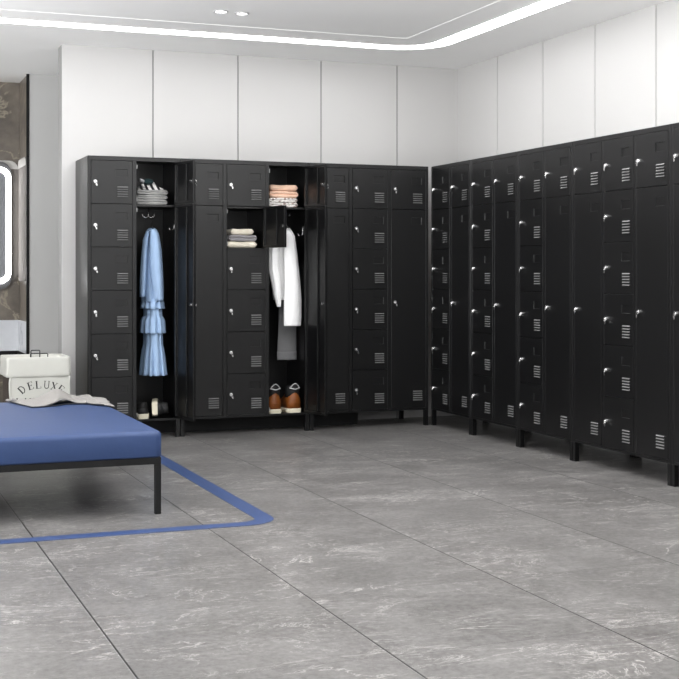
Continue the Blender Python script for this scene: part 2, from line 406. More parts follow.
def lock_bm():
    bm = new()
    def disc(y0, y1, r0, r1, n=16):
        loft(bm, [[(r*math.cos(2*PI*k/n), y, r*math.sin(2*PI*k/n)) for k in range(n)] for r, y in ((r0,y0),(r1,y1))])
    disc(-.0005, -.010, .0125, .011); disc(-.010, -.013, .008, .007)
    # key: shank, hanging ring and bow close to the lock face
    box(bm, -.002, .002, -.019, -.013, -.0035, .0035)
    tube(bm, [(.006*math.cos(t*PI/6)+.003, -.0165, -.010+.006*math.sin(t*PI/6)) for t in range(13)], .0012, 5)
    a = [(.001,-.0165,-.014),(.0075,-.016,-.013),(.0105,-.016,-.024),(.0065,-.0165,-.030),(.000,-.0165,-.025)]
    va = [bm.verts.new(p) for p in a]; vb = [bm.verts.new((p[0]+.0005,p[1]-.002,p[2])) for p in a]
    for k in range(5): bm.faces.new((va[k], va[(k+1)%5], vb[(k+1)%5], vb[k]))
    bm.faces.new(va); bm.faces.new(vb[::-1])
    # cam nut on the inside of the door
    disc(.0061, .028, .011, .010)
    return bm
def cached(name, key, fn, m, parent, **kw):
    if key in _cache:
        o = _cache[key].copy(); COL.objects.link(o); o.name = name; o.parent = parent; return o
    o = obj(name, fn(), m, parent, **kw); _cache[key] = o; return o

def cabinet(label, w, d, cols, loc, rz, openings={}):
    """cols: rows per column (6 or 2); openings {(col,row): degrees}; origin at the centre of the footprint"""
    t = thing('locker_cabinet', label, 'locker', loc, rz, 'black steel lockers along the walls')
    n = len(cols); cw = (w - 2*STL - (n-1)*POST)/n
    yf, yb = -d/2, d/2; xl, xr = -w/2, w/2; th = .0012*6
    bm = new()
    box(bm, xl, xl+th, yf+.002, yb, LEG, TOP); box(bm, xr-th, xr, yf+.002, yb, LEG, TOP)          # sides
    box(bm, xl+th, xr-th, yb-th, yb, LEG, TOP); box(bm, xl+th, xr-th, yf+.002, yb-th, TOP-th, TOP) # back, top
    box(bm, xl+th, xr-th, yf+.002, yb-th, LEG, LEG+th)
    box(bm, xl, xl+STL, yf, yf+.016, LEG, TOP); box(bm, xr-STL, xr, yf, yf+.016, LEG, TOP)          # front frame
    box(bm, xl+STL, xr-STL, yf, yf+.016, ZL1, TOP); box(bm, xl+STL, xr-STL, yf, yf+.016, LEG, ZL0)
    for c in range(1, n):
        xp = xl+STL+c*cw+(c-1)*POST
        box(bm, xp, xp+POST, yf, yf+.016, ZL0, ZL1); box(bm, xp+POST/2-th/2, xp+POST/2+th/2, yf+.016, yb-th, LEG+th, TOP-th)
    obj('carcass', bm, M['steel'], t, bevel=.0012, seg=1)
    for sx in (xl+.001, xr-.027):
        for sy in (yf+.001, yb-.027):
            bm = new(); box(bm, sx, sx+.026, sy, sy+.026, .004, LEG-.0005); box(bm, sx-.0007, sx+.0267, sy-.0007, sy+.0267, 0, .0039)
            obj('leg', bm, M['steel'], t)
    for c, rows in enumerate(cols):
        x0 = xl+STL+c*(cw+POST); x1 = x0+cw
        bounds = [0,5,6] if rows == 2 else list(range(7))
        for r, (a, b) in enumerate(zip(bounds, bounds[1:])):
            z0, z1 = ZL0+a*ROW, ZL0+b*ROW; g = .0018
            if r:                                    # shelf under this compartment
                bm = new(); box(bm, x0-.008, x1+.008, yf+.02, yb-th-.001, z0-.012, z0-.004); box(bm, x0, x1, yf+.019, yf+.024, z0-.012, z0-.0)
                obj('shelf', bm, M['steel'], t)
            tall = (b-a) > 1; key = (round(cw,4), tall)
            dw, dh = cw-2*g, z1-z0-2*g
            dr = cached('door', ('door',)+key, lambda: door_bm(dw, dh, tall), [M['steel'], M['lip']], t, bevel=.001, seg=1)
            dr.location = (x1-g, yf-.001, z0+g); dr.rotation_euler = (0,0,math.radians(openings.get((c,r), 0)))
            lk = cached('lock', 'lock', lock_bm, M['chrome'], dr)
            lk.location = (-dw+.024, 0, dh/2 + (.047 if tall else .002)); lk.rotation_euler = (0, math.radians(random.uniform(-12,12)), 0)
            if (c,r) in openings:                    # small hinge knuckles beside the opening
                for zz in (z0+.03, z1-.035):
                    bm = new(); tube(bm, [(x0+.004, yf+.004, zz-.012), (x0+.004, yf+.004, zz+.012)], .0035, 8); obj('catch', bm, M['hinge'], t)
    t['dims'] = [cw, yf]; return t, cw
yF = 7.69*S; D1 = .42*S
bx = [1.390*S, 1.955*S, 2.795*S, 3.627*S]
def back_cab(i, label, cols, op={}):
    a, b = bx[i], bx[i+1]; g = .0015
    return cabinet(label, b-a-2*g, D1, cols, ((a+b)/2, yF+D1/2, 0), 0, op)
c1, cw1 = back_cab(0, 'two-column black locker at the left end with a blue dress hanging in its open half', [6,2], {(1,1):103,(1,0):103})
c2, cw2 = back_cab(1, 'three-column black locker in the middle of the back row holding towels and white shirt', [2,6,2], {(2,1):102,(2,0):102,(1,4):104})
c3, cw3 = back_cab(2, 'closed three-column black locker at the right end of the back row beside the corner', [2,6,2])
xF = 3.648*S; D2 = .405*S
ry = [7.694*S, 7.125*S, 6.533*S, 5.946*S, 5.076*S, 4.21*S]
for i, (cols, lab) in enumerate((([6,2], 'narrow closed black locker deepest in the corner, first of the right wall row'),
        ([6,2], 'two-column closed black locker, second from the corner on the right wall'),
        ([6,2], 'two-column closed black locker, third from the corner on the right wall'),
        ([2,6,2], 'large three-column closed black locker, fourth from the corner on the right wall'),
        ([2,6,2], 'nearest black locker on the right wall, cut off by the right edge of the photo'))):
    a, b = ry[i], ry[i+1]; g = .0015
    cabinet(lab, a-b-2*g, D2, cols, (xF+D2/2, (a+b)/2, 0), -PI/2)
# low plinth under the back row
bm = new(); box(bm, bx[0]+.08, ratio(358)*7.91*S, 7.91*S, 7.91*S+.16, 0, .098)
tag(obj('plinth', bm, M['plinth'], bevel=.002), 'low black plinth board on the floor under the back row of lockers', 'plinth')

# hooks: parts of the cabinets they are fixed to
zsh = ZL0+5*ROW
def hook_part(cab, pts, r=.0028):
    bm = new()
    for p in pts: tube(bm, p, r, 8)
    o = obj('hook', bm, M['chrome'], cab, smooth=True); return o
def world_to(cab, p): return Vector(p) - Vector(cab.location)
def jpts(top, low, out, r=.016):
    # straight shank then a J curling to +/- out in x
    p = [top, (top[0], top[1], low+r)]
    for k in range(1, 9):
        a = k*PI/8; p.append((top[0] + out*(r - r*math.cos(a)), top[1], low + r - r*math.sin(a)))
    p.append((p[-1][0], p[-1][1], p[-1][2]+.006)); return p
yh = yF+.20
hk = at(148.3, 215, yh)
w2 = lambda c, p: tuple(world_to(c, p))
hook_part(c1, [jpts(w2(c1,(hk.x, yh, zsh-.012)), hk.z-.016, 1, .02), jpts(w2(c1,(hk.x, yh, zsh-.012)), hk.z-.016, -1, .02)])
p = at(171, 226, yF+.10); wallx = c1.location.x + (bx[2]-bx[1])*0
xw = bx[1]-.0015-.0075
hook_part(c1, [[w2(c1,(xw, yF+.10, p.z+.03)), w2(c1,(xw-.004, yF+.10, p.z+.03)), w2(c1,(xw-.005, yF+.10, p.z-.01)), w2(c1,(xw-.012, yF+.10, p.z-.024)), w2(c1,(xw-.024, yF+.10, p.z-.028)), w2(c1,(xw-.036, yF+.10, p.z-.022)), w2(c1,(xw-.040, yF+.10, p.z-.010))]])
p = at(299, 232, yF+.10); xw = bx[2]-.0015-.0075
hook_part(c2, [[w2(c2,(xw, yF+.10, p.z+.035)), w2(c2,(xw-.004, yF+.10, p.z+.035)), w2(c2,(xw-.005, yF+.10, p.z-.01)), w2(c2,(xw-.012, yF+.10, p.z-.024)), w2(c2,(xw-.022, yF+.10, p.z-.028)), w2(c2,(xw-.034, yF+.10, p.z-.022)), w2(c2,(xw-.037, yF+.10, p.z-.010))]])
hk2 = at(284, 215, yF+.22)
hook_part(c2, [jpts(w2(c2,(hk2.x, yF+.22, zsh-.012)), hk2.z-.016, 1, .02), jpts(w2(c2,(hk2.x, yF+.22, zsh-.012)), hk2.z-.016, -1, .02)])

# ------------------------------------------------------------------ folded textiles
def folded_bm(w, d, h, layers=2, seed=0, slump=.0):
    """stack of soft layers folded at the front: rounded front edge, layer grooves at the sides"""
    rnd = random.Random(seed); bm = new(); nx = 18; lh = h/layers
    prof = []                                    # closed section in (y, z): front rounded fold
    for L in range(layers):
        for k in range(7):
            a = -PI/2 + PI*k/6
            prof.append((-d/2 + lh*.5 - math.cos(a)*lh*.5, L*lh + lh/2 + math.sin(a)*lh*.5*.97))
    prof += [(0, h), (d/2-.01, h*.97), (d/2, h*.8), (d/2, h*.2), (d/2-.01, 0), (0, 0)]
    ph = rnd.uniform(0, 6); rings = []
    for i in range(nx+1):
        s = i/nx; x = -w/2 + w*s; e = min(s, 1-s)*w; k = min(1, e/(h*.45)); k = math.sqrt(max(0, 1-(1-k)**2))*.9+.1
        ring_ = []
        for (y, z) in prof:
            zz = h/2 + (z-h/2)*(.25+.75*k)
            yy = y*(1-.05*(1-k)) + .004*math.sin(9*x/w+ph) + rnd.uniform(-.0012,.0012)
            zz += .0025*math.sin(7*x/w+ph+y*20)*(z/h) - slump*(abs(s-.5)*2)**2*(z/h)
            ring_.append((x, yy, min(max(zz, 0), h-.0004)))
        rings.append(ring_)
    loft(bm, rings); return bm
def folded(name, label, cat, m, px0, px1, py0, py1, Y, zfloor=None, layers=2, d=.24, seed=0, group=None, zprev=None, slump=0):
    a, b = at(px0, py1, Y), at(px1, py0, Y)
    z0 = zprev if zprev is not None else a.z; h = b.z - z0
    o = obj(name, folded_bm(b.x-a.x, d, h, layers, seed, slump), m, smooth=True)
    o.location = ((a.x+b.x)/2, Y + d/2, z0); tag(o, label, cat, group); return z0 + h + .0003
eps = .0006
# cream / grey towels in the second compartment
zs2 = ZL0+4*ROW+eps
Yt = yF+.045
z = folded('folded_towel', 'thick cream folded towel at the bottom of the cream and grey pile', 'towel', M['cream'], 227.5, 257, 241.5, 248.3, Yt, seed=1, zprev=zs2, layers=1)
z = folded('folded_towel', 'grey folded towel between two cream towels', 'towel', M['tgrey'], 229.5, 257, 235, 241.5, Yt, seed=2, zprev=z, layers=2)
z = folded('folded_towel', 'small cream folded towel on top of the grey towel', 'towel', M['cream'], 231.5, 254, 228.8, 235, Yt, seed=3, zprev=z, layers=1)
# peach and patterned towels
zs1 = zsh+eps
z = folded('folded_towel', 'pale patterned folded towel at the very bottom of the peach pile', 'towel', M['pattern'], 269, 298, 202.8, 208, Yt, seed=4, zprev=zs1, layers=2)
z = folded('folded_towel', 'pale patterned folded towel directly under the peach towels', 'towel', M['pattern'], 269.5, 298, 198, 202.8, Yt, seed=5, zprev=z, layers=2)
z = folded('folded_towel', 'lower peach folded towel lying on the patterned towels', 'towel', M['peach'], 270, 298.5, 191.3, 198, Yt, seed=6, zprev=z, layers=2)
z = folded('folded_towel', 'upper peach folded towel on top of the pile', 'towel', M['peach'], 270.5, 298, 185, 191.3, Yt, seed=8, zprev=z, layers=1)
# trousers + striped shirt
Yj = yF+.05
z = folded('folded_trousers', 'grey folded trousers at the bottom of the pile above the blue dress', 'trousers', M['jeans'], 136.5, 168, 199.5, 205.6, Yj, seed=9, zprev=zs1, layers=2)
z = folded('folded_trousers', 'grey folded trousers in the middle of the pile above the blue dress', 'trousers', M['jeans'], 136.5, 168, 195, 199.5, Yj, seed=10, zprev=z, layers=2)
z = folded('folded_trousers', 'grey folded trousers under the striped shirt', 'trousers', M['jeans'], 137, 168.5, 190, 195, Yj, seed=11, zprev=z, layers=2)
# crumpled striped shirt: heap with a green collar and a pale cuff
a, b = at(138.5, 190, Yj), at(167, 178, Yj); W = b.x-a.x; Hh = b.z-a.z
t = thing('striped_shirt', 'crumpled black and white striped shirt with dark green collar on the grey trousers', 'shirt', ((a.x+b.x)/2, Yj+.12, z+eps))
bm = new(); nx, ny = 26, 16; g = []
for i in range(nx+1):
    row = []
    for j in range(ny+1):
        u, v = i/nx, j/ny
        prof = max(0, math.sin(PI*min(1, max(0, u)))**.7) * (.55 + .5*math.exp(-((u-.52)/.25)**2))
        e = (math.sin(PI*v)**.45)
        zz = Hh*.9*prof*e*(.75+.08*math.sin(9*v+7*u)) + .005*math.sin(20*u+6*v)*e*prof
        row.append(bm.verts.new(((u-.5)*W, (v-.5)*.22, max(0,zz))))
    g.append(row)
for i in range(nx):
    for j in range(ny): bm.faces.new((g[i][j], g[i+1][j], g[i+1][j+1], g[i][j+1]))
bot = [bm.verts.new((x*W/2, y*.11, 0)) for x,y in ((-1,-1),(1,-1),(1,1),(-1,1))]; bm.faces.new(bot[::-1])
obj('body', bm, M['stripe'], t, smooth=True)
bm = new(); c = at(148, 181.5, Yj+.03); o = world_to(t, c)
rings = [[(o.x-.032+.064*k/8, o.y + (.012+.010*math.sin(PI*k/8))*math.cos(2*PI*q/10), o.z + (.010+.010*math.sin(PI*k/8))*math.sin(2*PI*q/10)) for q in range(10)] for k in range(9)]
loft(bm, rings); obj('collar', bm, M['green'], t, smooth=True)
bm = new(); c = at(142, 180, Yj+.02); o = world_to(t, c)
loft(bm, [[(o.x-.014+.026*k/4, o.y+.018*math.cos(2*PI*q/12), o.z-.002*k+.010*math.sin(2*PI*q/12)) for q in range(12)] for k in range(5)]); obj('cuff', bm, M['loop'], t, smooth=True)
bm = new(); c = at(145, 186, Yj+.02); o = world_to(t, c)
loft(bm, [[(o.x-.022+.05*k/6, o.y+.02*math.cos(2*PI*q/10), o.z+.004-.009*k/6+(.010+.003*math.sin(k))*math.sin(2*PI*q/10)) for q in range(10)] for k in range(7)]); obj('sleeve', bm, M['stripe'], t, smooth=True)

# ------------------------------------------------------------------ hanging clothes
def drape_bm(rows, Y, nfold=6, n=64, depth=None):
    """rows: (py, px0, px1, ry, fold) -> stacked rippled rings"""
    bm = new(); rings = []
    dense = []
    for (a, b) in zip(rows, rows[1:]):
        m = max(1, int(abs(b[0]-a[0])/1.6))
        for k in range(m):
            s = k/m; dense.append([a[i]+(b[i]-a[i])*s for i in range(5)])
    dense.append(list(rows[-1]))
    for (py, p0, p1, ry_, fo) in dense:
        A, B = at(p0, py, Y), at(p1, py, Y); cx, rx = (A.x+B.x)/2, (B.x-A.x)/2
        r_ = []
        for k in range(n):
            th = 2*PI*k/n
            f = 1 + fo*(math.sin(nfold*2*th+.6+.03*py*.1) *.6 + math.sin(nfold*3.0*th+1.7)*.4)
            r_.append((cx + rx*math.cos(th)*min(f, 1.05), Y + ry_*math.sin(th)*f, A.z))
        rings.append(r_)
    loft(bm, rings, True, False); return bm
def rebase(t, o):
    o.location = -Vector(t.location); return o
Yd = yF+.185
t = thing('hanging_dress', 'light blue long-sleeved tiered dress hanging in the open left locker', 'dress', at(152, 227, Yd))
def dpart(name, rows, Y, nf=6, m='dress', n=64):
    o = obj(name, drape_bm(rows, Y, nf, n), M[m], t, smooth=True); rebase(t, o)
    s = o.modifiers.new('solidify', 'SOLIDIFY'); s.thickness = .0018; return o
dpart('bodice', [(228,149,155,.02,0),(230,147,157,.05,.02),(236,144.5,159,.08,.04),(250,143,161,.10,.06),(270,142,162,.11,.08),(290,142,162,.11,.10),(302,142,162.5,.115,.12)], Yd, 4)
dpart('upper_tier', [(299,143,162,.11,.05),(303,141.8,163,.12,.14),(308.5,141,163.5,.125,.2)], Yd, 5)
dpart('middle_tier', [(306,144,161,.10,.05),(316,144,161.5,.105,.07),(318,142.4,163,.112,.10),(321,141.3,164,.118,.14),(333,140.6,164.8,.125,.18)], Yd, 5)
dpart('bottom_tier', [(330,144,161.8,.10,.06),(345,143.6,162.3,.105,.07),(349,142.6,163.2,.11,.12),(358,141.4,164.4,.12,.16),(375,140,166,.125,.24)], Yd, 6)
dpart('sleeve', [(229,151,156,.015,0),(233,150.5,158.5,.03,.03),(245,150.5,160.5,.038,.05),(265,150.8,162.2,.042,.06),(285,152.5,163.2,.042,.07),(298,154.5,163.4,.036,.05),(300.5,155,163.3,.034,.03)], Yd-.115, 2, n=36)
dpart('sleeve', [(231,146,150,.015,0),(240,142.8,148,.03,.03),(260,141,146.5,.034,.05),(280,140,145.8,.034,.06),(297,139.8,145,.03,.05)], Yd-.08, 2, n=36)
bm = new(); hz = at(151.5, 222, Yd); top = Vector((hk.x+.0, yh, hk.z-.012))
# clothes hanger under the dress
hang = thing('clothes_hanger', 'thin black clothes hanger inside the neck of the blue dress', 'hanger', at(152, 226, Yd))
b0 = at(152, 227, Yd)
bm = new(); tube(bm, [b0+Vector((0,0,-.004)), b0+Vector((0,0,.022)), b0+Vector((.006,.003,.036)), b0+Vector((.002,.006,.047)), b0+Vector((-.008,.008,.046))], .002, 8)
rebase(hang, obj('hook', bm, M['black'], hang, smooth=True))
bm = new(); tube(bm, [b0+Vector((-.004,-.07,-.03)), b0+Vector((0,-.02,-.008)), b0, b0+Vector((0,.02,-.008)), b0+Vector((.004,.07,-.03))], .004, 8)
rebase(hang, obj('arm', bm, M['black'], hang, smooth=True))

# white shirt behind the open compartment door
Ys = yF+.13
t = thing('hanging_shirt', 'white long-sleeved shirt hanging in the open middle locker', 'shirt', at(287, 228, Ys))
dpart('body', [(228,283,290,.015,0),(231,279,292,.03,.02),(240,275,294,.045,.05),(260,272,294,.05,.10),(280,271.5,292,.05,.16),(300,274,290,.05,.18)], Ys, 4, 'shirt')
dpart('front_panel', [(236,271,279,.03,.02),(250,268.5,278.5,.036,.08),(270,268.8,279,.04,.12),(285,272,280.5,.04,.12),(296,274,281,.035,.1),(307,276.8,280.8,.02,.05)], Ys-.075, 3, 'shirt', 40)
dpart('sleeve', [(231,285,292,.02,0),(236,284.5,294.5,.035,.03),(255,284.5,297,.042,.06),(280,285,299.5,.045,.06),(300,284.6,301,.045,.05),(318,284.2,301,.042,.03),(326,284.2,300.5,.035,.02)], Ys-.085, 2, 'shirt', 40)
t = thing('hanging_trousers', 'grey trousers hanging behind the white shirt', 'trousers', at(287, 300, Ys+.085))
dpart('leg', [(262,280,294,.02,.02),(300,279.5,295.5,.022,.05),(330,278.5,296,.022,.04),(352,277.5,296.2,.022,.02)], Ys+.085, 2, 'trous', 40)
dpart('cuff', [(351.5,277.2,296.5,.023,.02),(354,277.2,296.5,.0232,.01),(360,277.2,296.6,.023,.01)], Ys+.085, 2, 'trous', 40)

# ------------------------------------------------------------------ shoes (toe towards +y)
def shoe(label, cat_group, m_up, m_col, L=.27, Wd=.088, Hs=.115, sole_h=.03, loops=True, name='sneaker'):
    t = thing(name, label, 'shoe', (0,0,0), 0, cat_group)
    n = 20
    def outline(s):              # half width along the length, heel s=0 to toe s=1
        return Wd/2*(.86 + .10*math.sin(PI*min(1, s*1.5)) + .16*math.exp(-((s-.72)/.2)**2)) * math.sqrt(max(.0, 1-max(0,(s-.78)/.24)**2)) * math.sqrt(max(.55, 1-max(0,(.1-s)/.11)**2))
    bm = new(); rings = []
    for i in range(n+1):
        s = i/n; w = max(outline(s), .004); y = s*L
        lift = .012*max(0,(s-.75)/.25)**2
        rings.append([(-w*.97, y, lift), (w*.97, y, lift), (w*1.04, y, sole_h*.5+lift), (w, y, sole_h+lift*.6), (-w, y, sole_h+lift*.6), (-w*1.04, y, sole_h*.5+lift)])
    loft(bm, rings); obj('sole', bm, M['sole'], t, smooth=False, bevel=.003)
    bm = new(); rings = []
    for i in range(n+1):
        s = i/n; w = max(outline(s)*.94, .003); y = .004 + s*(L-.012)
        top = sole_h + (Hs-sole_h)*((.80+.20*(abs(s-.0)/.38)) if s < .38 else max(.16, 1-((s-.38)/.62)**.75*.80))
        tw = w*(.93 if s < .4 else .6)
        z0 = sole_h-.004
        ring_ = []
        for k in range(14):
            a = PI*k/13
            ring_.append((w*math.cos(a)*(1 if math.sin(a) < .55 else 1) * (1 - (1-tw/w)*math.sin(a)**2*.6), y, z0 + (top-z0)*max(0,math.sin(a))**.62))
        rings.append(ring_)
    loft(bm, rings); obj('upper', bm, M[m_up], t, smooth=True)
    bm = new(); rings = []       # padded ankle collar, slightly higher at the heel
    for k, (z, ex, ey) in enumerate(((Hs-.06,1.0,.98),(Hs-.01,1.0,1.0),(Hs+.012,.96,.98),(Hs+.024,.86,.94),(Hs+.022,.72,.84),(Hs-.005,.66,.8))):
        rings.append([(Wd*.42*ex*math.cos(2*PI*q/24), .064+.060*ey*math.sin(2*PI*q/24), z - (.0 if z < Hs else .012*(.5+.5*math.sin(2*PI*q/24)))) for q in range(24)])
    loft(bm, rings, True, True); obj('collar', bm, M[m_col], t, smooth=True)
    if loops:
        bm = new(); tube(bm, [(-.030+.060*k/12, .008-.008*math.sin(PI*k/12), Hs+.010+.024*math.sin(PI*k/12)) for k in range(13)], .0032, 8)
        tube(bm, [(-.036+.072*k/12, .012-.011*math.sin(PI*k/12), Hs+.001+.004*math.cos(6*k/12)) for k in range(13)], .0035, 8)
        obj('pull_loop', bm, M['loop'], t, smooth=True)
        bm = new(); tube(bm, [(-Wd*.40, .012, sole_h+.035), (0, -.001, sole_h+.038), (Wd*.40, .012, sole_h+.035)], .0022, 6); tube(bm, [(-Wd*.38, .014, sole_h+.062), (0, .0015, sole_h+.066), (Wd*.38, .014, sole_h+.062)], .0022, 6)
        obj('stitching', bm, M[m_up], t, smooth=True)
    return t
zfl = LEG+.0072+.0006
for p0, p1, lab in ((268.2, 283.2, 'left brown leather high-top shoe at the bottom of the middle locker'), (287.6, 302.8, 'right brown leather high-top shoe at the bottom of the middle locker')):
    A, B = at(p0, 408, yF+.05), at(p1, 408, yF+.05)
    s = shoe(lab, 'brown shoes in the middle locker', 'brown', 'shoe_k', Wd=(B.x-A.x)*1.06, Hs=.162, sole_h=.030, name='high_top_shoe')
    s.location = ((A.x+B.x)/2, yF+.05, zfl)
A = at(143, 410, yF+.06)
s = shoe('black sneaker with white sole standing flat under the blue dress', None, 'shoe_k', 'shoe_k', Wd=.088, Hs=.085, sole_h=.034, loops=False); s.location = (A.x+.002, yF+.05, zfl)
A = at(152.5, 410, yF+.06)
s = shoe('black sneaker with white sole tipped on its side under the blue dress', None, 'shoe_k', 'shoe_k', Wd=.10, Hs=.08, sole_h=.036, loops=False)
s.rotation_euler = (0, math.radians(88), math.radians(-14)); s.location = (A.x-.006, yF+.05, zfl+.06)

# ------------------------------------------------------------------ bench
bx0, bx1, by0, by1 = -.55, 1.236*S+.026, 5.25*S, 6.72*S
zt_, zf1, zf0 = .344*S+.007, .236*S, .208*S
t = thing('bench', 'square blue upholstered bench on a thin black metal frame', 'bench', ((bx0+bx1)/2, (by0+by1)/2, 0))
w, d = bx1-bx0, by1-by0
bm = new()
N = 40; rad = .022; hh = zt_-zf1
def cush_ring(z, ins, r=.035):
    out = []
    x0, x1, y0, y1 = -w/2+ins, w/2-ins, -d/2+ins, d/2-ins
    for cx, cy, a0 in ((x1-r,y1-r,0),(x0+r,y1-r,90),(x0+r,y0+r,180),(x1-r,y0+r,270)):
        out += [(cx+r*math.cos(math.radians(a0+15*k)), cy+r*math.sin(math.radians(a0+15*k)), z) for k in range(7)]
    return out
rings = [cush_ring(zf1+.0005, .004), cush_ring(zf1+.008, 0)]
for k in range(7):
    a = k/6*PI/2; rings.append(cush_ring(zt_-rad+rad*math.sin(a)-.006, rad*(1-math.cos(a)), max(.012, .035-rad*(1-math.cos(a)))))
rings.append(cush_ring(zt_-.003, .08, .03)); rings.append(cush_ring(zt_, .25, .03)); 
loft(bm, rings); obj('cushion', bm, M['blue'], t, smooth=True)
bm = new(); fw = .026; q = .006
box(bm, -w/2+q, w/2-q, -d/2+q, -d/2+q+fw, zf0, zf1); box(bm, -w/2+q, w/2-q, d/2-q-fw, d/2-q, zf0, zf1)
box(bm, -w/2+q, -w/2+q+fw, -d/2+q+fw, d/2-q-fw, zf0, zf1); box(bm, w/2-q-fw, w/2-q, -d/2+q+fw, d/2-q-fw, zf0, zf1)
for k in (-.3, 0, .3): box(bm, k-.012, k+.012, -d/2+q+fw, d/2-q-fw, zf0+.004, zf1-.002)
obj('frame', bm, M['black'], t, bevel=.0015)
for sx in (-w/2+q, w/2-q-fw):
    for sy in (-d/2+q, d/2-q-fw):
        bm = new(); box(bm, sx, sx+fw, sy, sy+fw, 0, zf0-.0005); obj('leg', bm, M['black'], t, bevel=.0015)

# crumpled throw on the far edge of the bench
def topz(px, py, z):            # point of a horizontal plane seen at a photo pixel
    u = (px-CX)/FPX; d_ = (S-z)*FPX/(py-HY)
    return Vector((d_*(math.sin(YAW)+u*math.cos(YAW)), d_*(math.cos(YAW)-u*math.sin(YAW)), z))
near = [(8.5,401.8),(20,405.2),(32,408),(44,407.4),(56,406.4),(66,404.6),(76,404.4),(87,404.2),(94,405),(104,405.6),(114.5,406.5)]
tpt = thing('throw_blanket', 'crumpled light grey throw with dark underside lying on the blue bench', 'throw', topz(60, 403, zt_))
bm = new(); n, mrow = 60, 14
ng = []
for i in range(n+1):
    s = i/n*(len(near)-1); k = min(int(s), len(near)-2); f = s-k
    px = near[k][0]+(near[k+1][0]-near[k][0])*f; py = near[k][1]+(near[k+1][1]-near[k][1])*f
    P = topz(px, py, zt_); u = i/n
    row = []
    for j in range(mrow+1):
        v = j/mrow
        Y = P.y + (by1-.03-P.y)*v
        # a broad peak left of centre and oblique fold ridges to the right
        hgt = .052*math.exp(-((u-.46)/.12)**2)*math.sin(PI*min(1, .12+v*.8))**.8
        fold = .016*max(0, math.sin((u*1.0+v*.14)*38))**2*math.exp(-((u-.74)/.16)**2)
        hgt += fold*(.5+.5*math.sin(PI*v)) + .012*math.sin(PI*v)*(1 if .05 < u < .98 else 0) + .004*math.sin(14*u+5*v)*math.sin(PI*v)
        X = P.x + (Y-P.y)*(.10*(u-.5)) + .02*math.sin(9*v+3*u)*v
        z_ = zt_ + .0065 + max(0, hgt)
        if u > .94 : z_ -= .25*(u-.94)**1.5
        row.append(bm.verts.new(Vector((X, Y, max(z_, zt_+.0062 if u < .95 else zt_-.004)))-Vector(tpt.location)))
    ng.append(row)
for i in range(n):
    for j in range(mrow): bm.faces.new((ng[i][j], ng[i+1][j], ng[i+1][j+1], ng[i][j+1]))
o = obj('fabric', bm, M['grey_c'], tpt, smooth=True)
sd = o.modifiers.new('solidify', 'SOLIDIFY'); sd.thickness = .005; sd.offset = -1
if o.data.polygons[0].normal.z < 0: o.data.flip_normals()
bm = new(); pts = [r[0].co.copy() if False else None for r in []]
edge = [topz(a, b, zt_)+Vector((0,-.002,.0038))-Vector(tpt.location) for a, b in near[:-1]]
tube(bm, edge, .0034, 8); obj('hem', bm, M['grey_d'], tpt, smooth=True)

# ------------------------------------------------------------------ laundry hamper
Yh = 7.50*S
hl, hr = at(6.2, 360, Yh).x, at(71, 360, Yh).x; zt2 = at(38, 357.3, Yh).z; zfld = at(38, 377, Yh).z
hw, hd = hr-hl, .33
t = thing('laundry_hamper', 'white canvas laundry hamper with black lettering beside the lockers', 'hamper', ((hl+hr)/2, Yh+hd/2, 0))
def sq_ring(z, ins, r=.02, wob=0, ph=0):
    out = []; x0, x1, y0, y1 = -hw/2+ins, hw/2-ins, -hd/2+ins, hd/2-ins
    cs = [(x1-r,y1-r,0),(x0+r,y1-r,90),(x0+r,y0+r,180),(x1-r,y0+r,270)]
    for qi, (cx, cy, a0) in enumerate(cs):
        arc = [(cx+r*math.cos(math.radians(a0+30*k)), cy+r*math.sin(math.radians(a0+30*k))) for k in range(4)]
        nx_ = cs[(qi+1)%4]; nxt = (nx_[0]+r*math.cos(math.radians(nx_[2])), nx_[1]+r*math.sin(math.radians(nx_[2])))
        out += arc + [(arc[-1][0]+(nxt[0]-arc[-1][0])*k/8, arc[-1][1]+(nxt[1]-arc[-1][1])*k/8) for k in range(1,8)]
    return [(x+wob*math.sin(40*y+ph), y+wob*math.sin(33*x+ph), z) for x, y in out]
bm = new(); loft(bm, [sq_ring(z, .014) for z in (.012, .2, zfld+.03)], True, False); o = obj('basket', bm, M['wicker'], t, smooth=True)
bm = new(); box(bm, -hw/2+.03, hw/2-.012, -hd/2+.008, -hd/2+.0135, .016, zfld+.02); obj('front_panel', bm, M['canvas'], t, bevel=.002)
bm = new(); tube(bm, [(-hw/2+.026+.003*math.sin(k*1.3), -hd/2+.011, .016+(zfld-.01)*k/10) for k in range(11)], .008, 8); obj('side_gather', bm, M['canvas'], t, smooth=True); bm = new(); tube(bm, [(hw/2-.010, -hd/2+.011, .016+(zfld-.01)*k/10) for k in range(11)], .007, 8)
obj('side_gather', bm, M['canvas'], t, smooth=True)
bm = new()
loft(bm, [sq_ring(zfld, .006, wob=.002), sq_ring(zfld+.0005, .001, wob=.002), sq_ring(zfld+.003, -.0005, wob=.003), sq_ring(zfld+.02, -.0005, wob=.004), sq_ring((zfld+zt2)/2, .0, wob=.003, ph=1), sq_ring(zt2-.02, .001, wob=.002), sq_ring(zt2-.003, .002, wob=.001), sq_ring(zt2-.0005, .0035), sq_ring(zt2, .005), sq_ring(zt2, .016), sq_ring(zt2-.003, .018), sq_ring(zfld+.06, .02)], False, False)
obj('folded_liner', bm, M['canvas'], t, smooth=True)
bm = new(); loft(bm, [sq_ring(zfld+.055, .019), sq_ring(zfld+.06, .019)], True, True); obj('inner_liner', bm, M['canvas'], t)
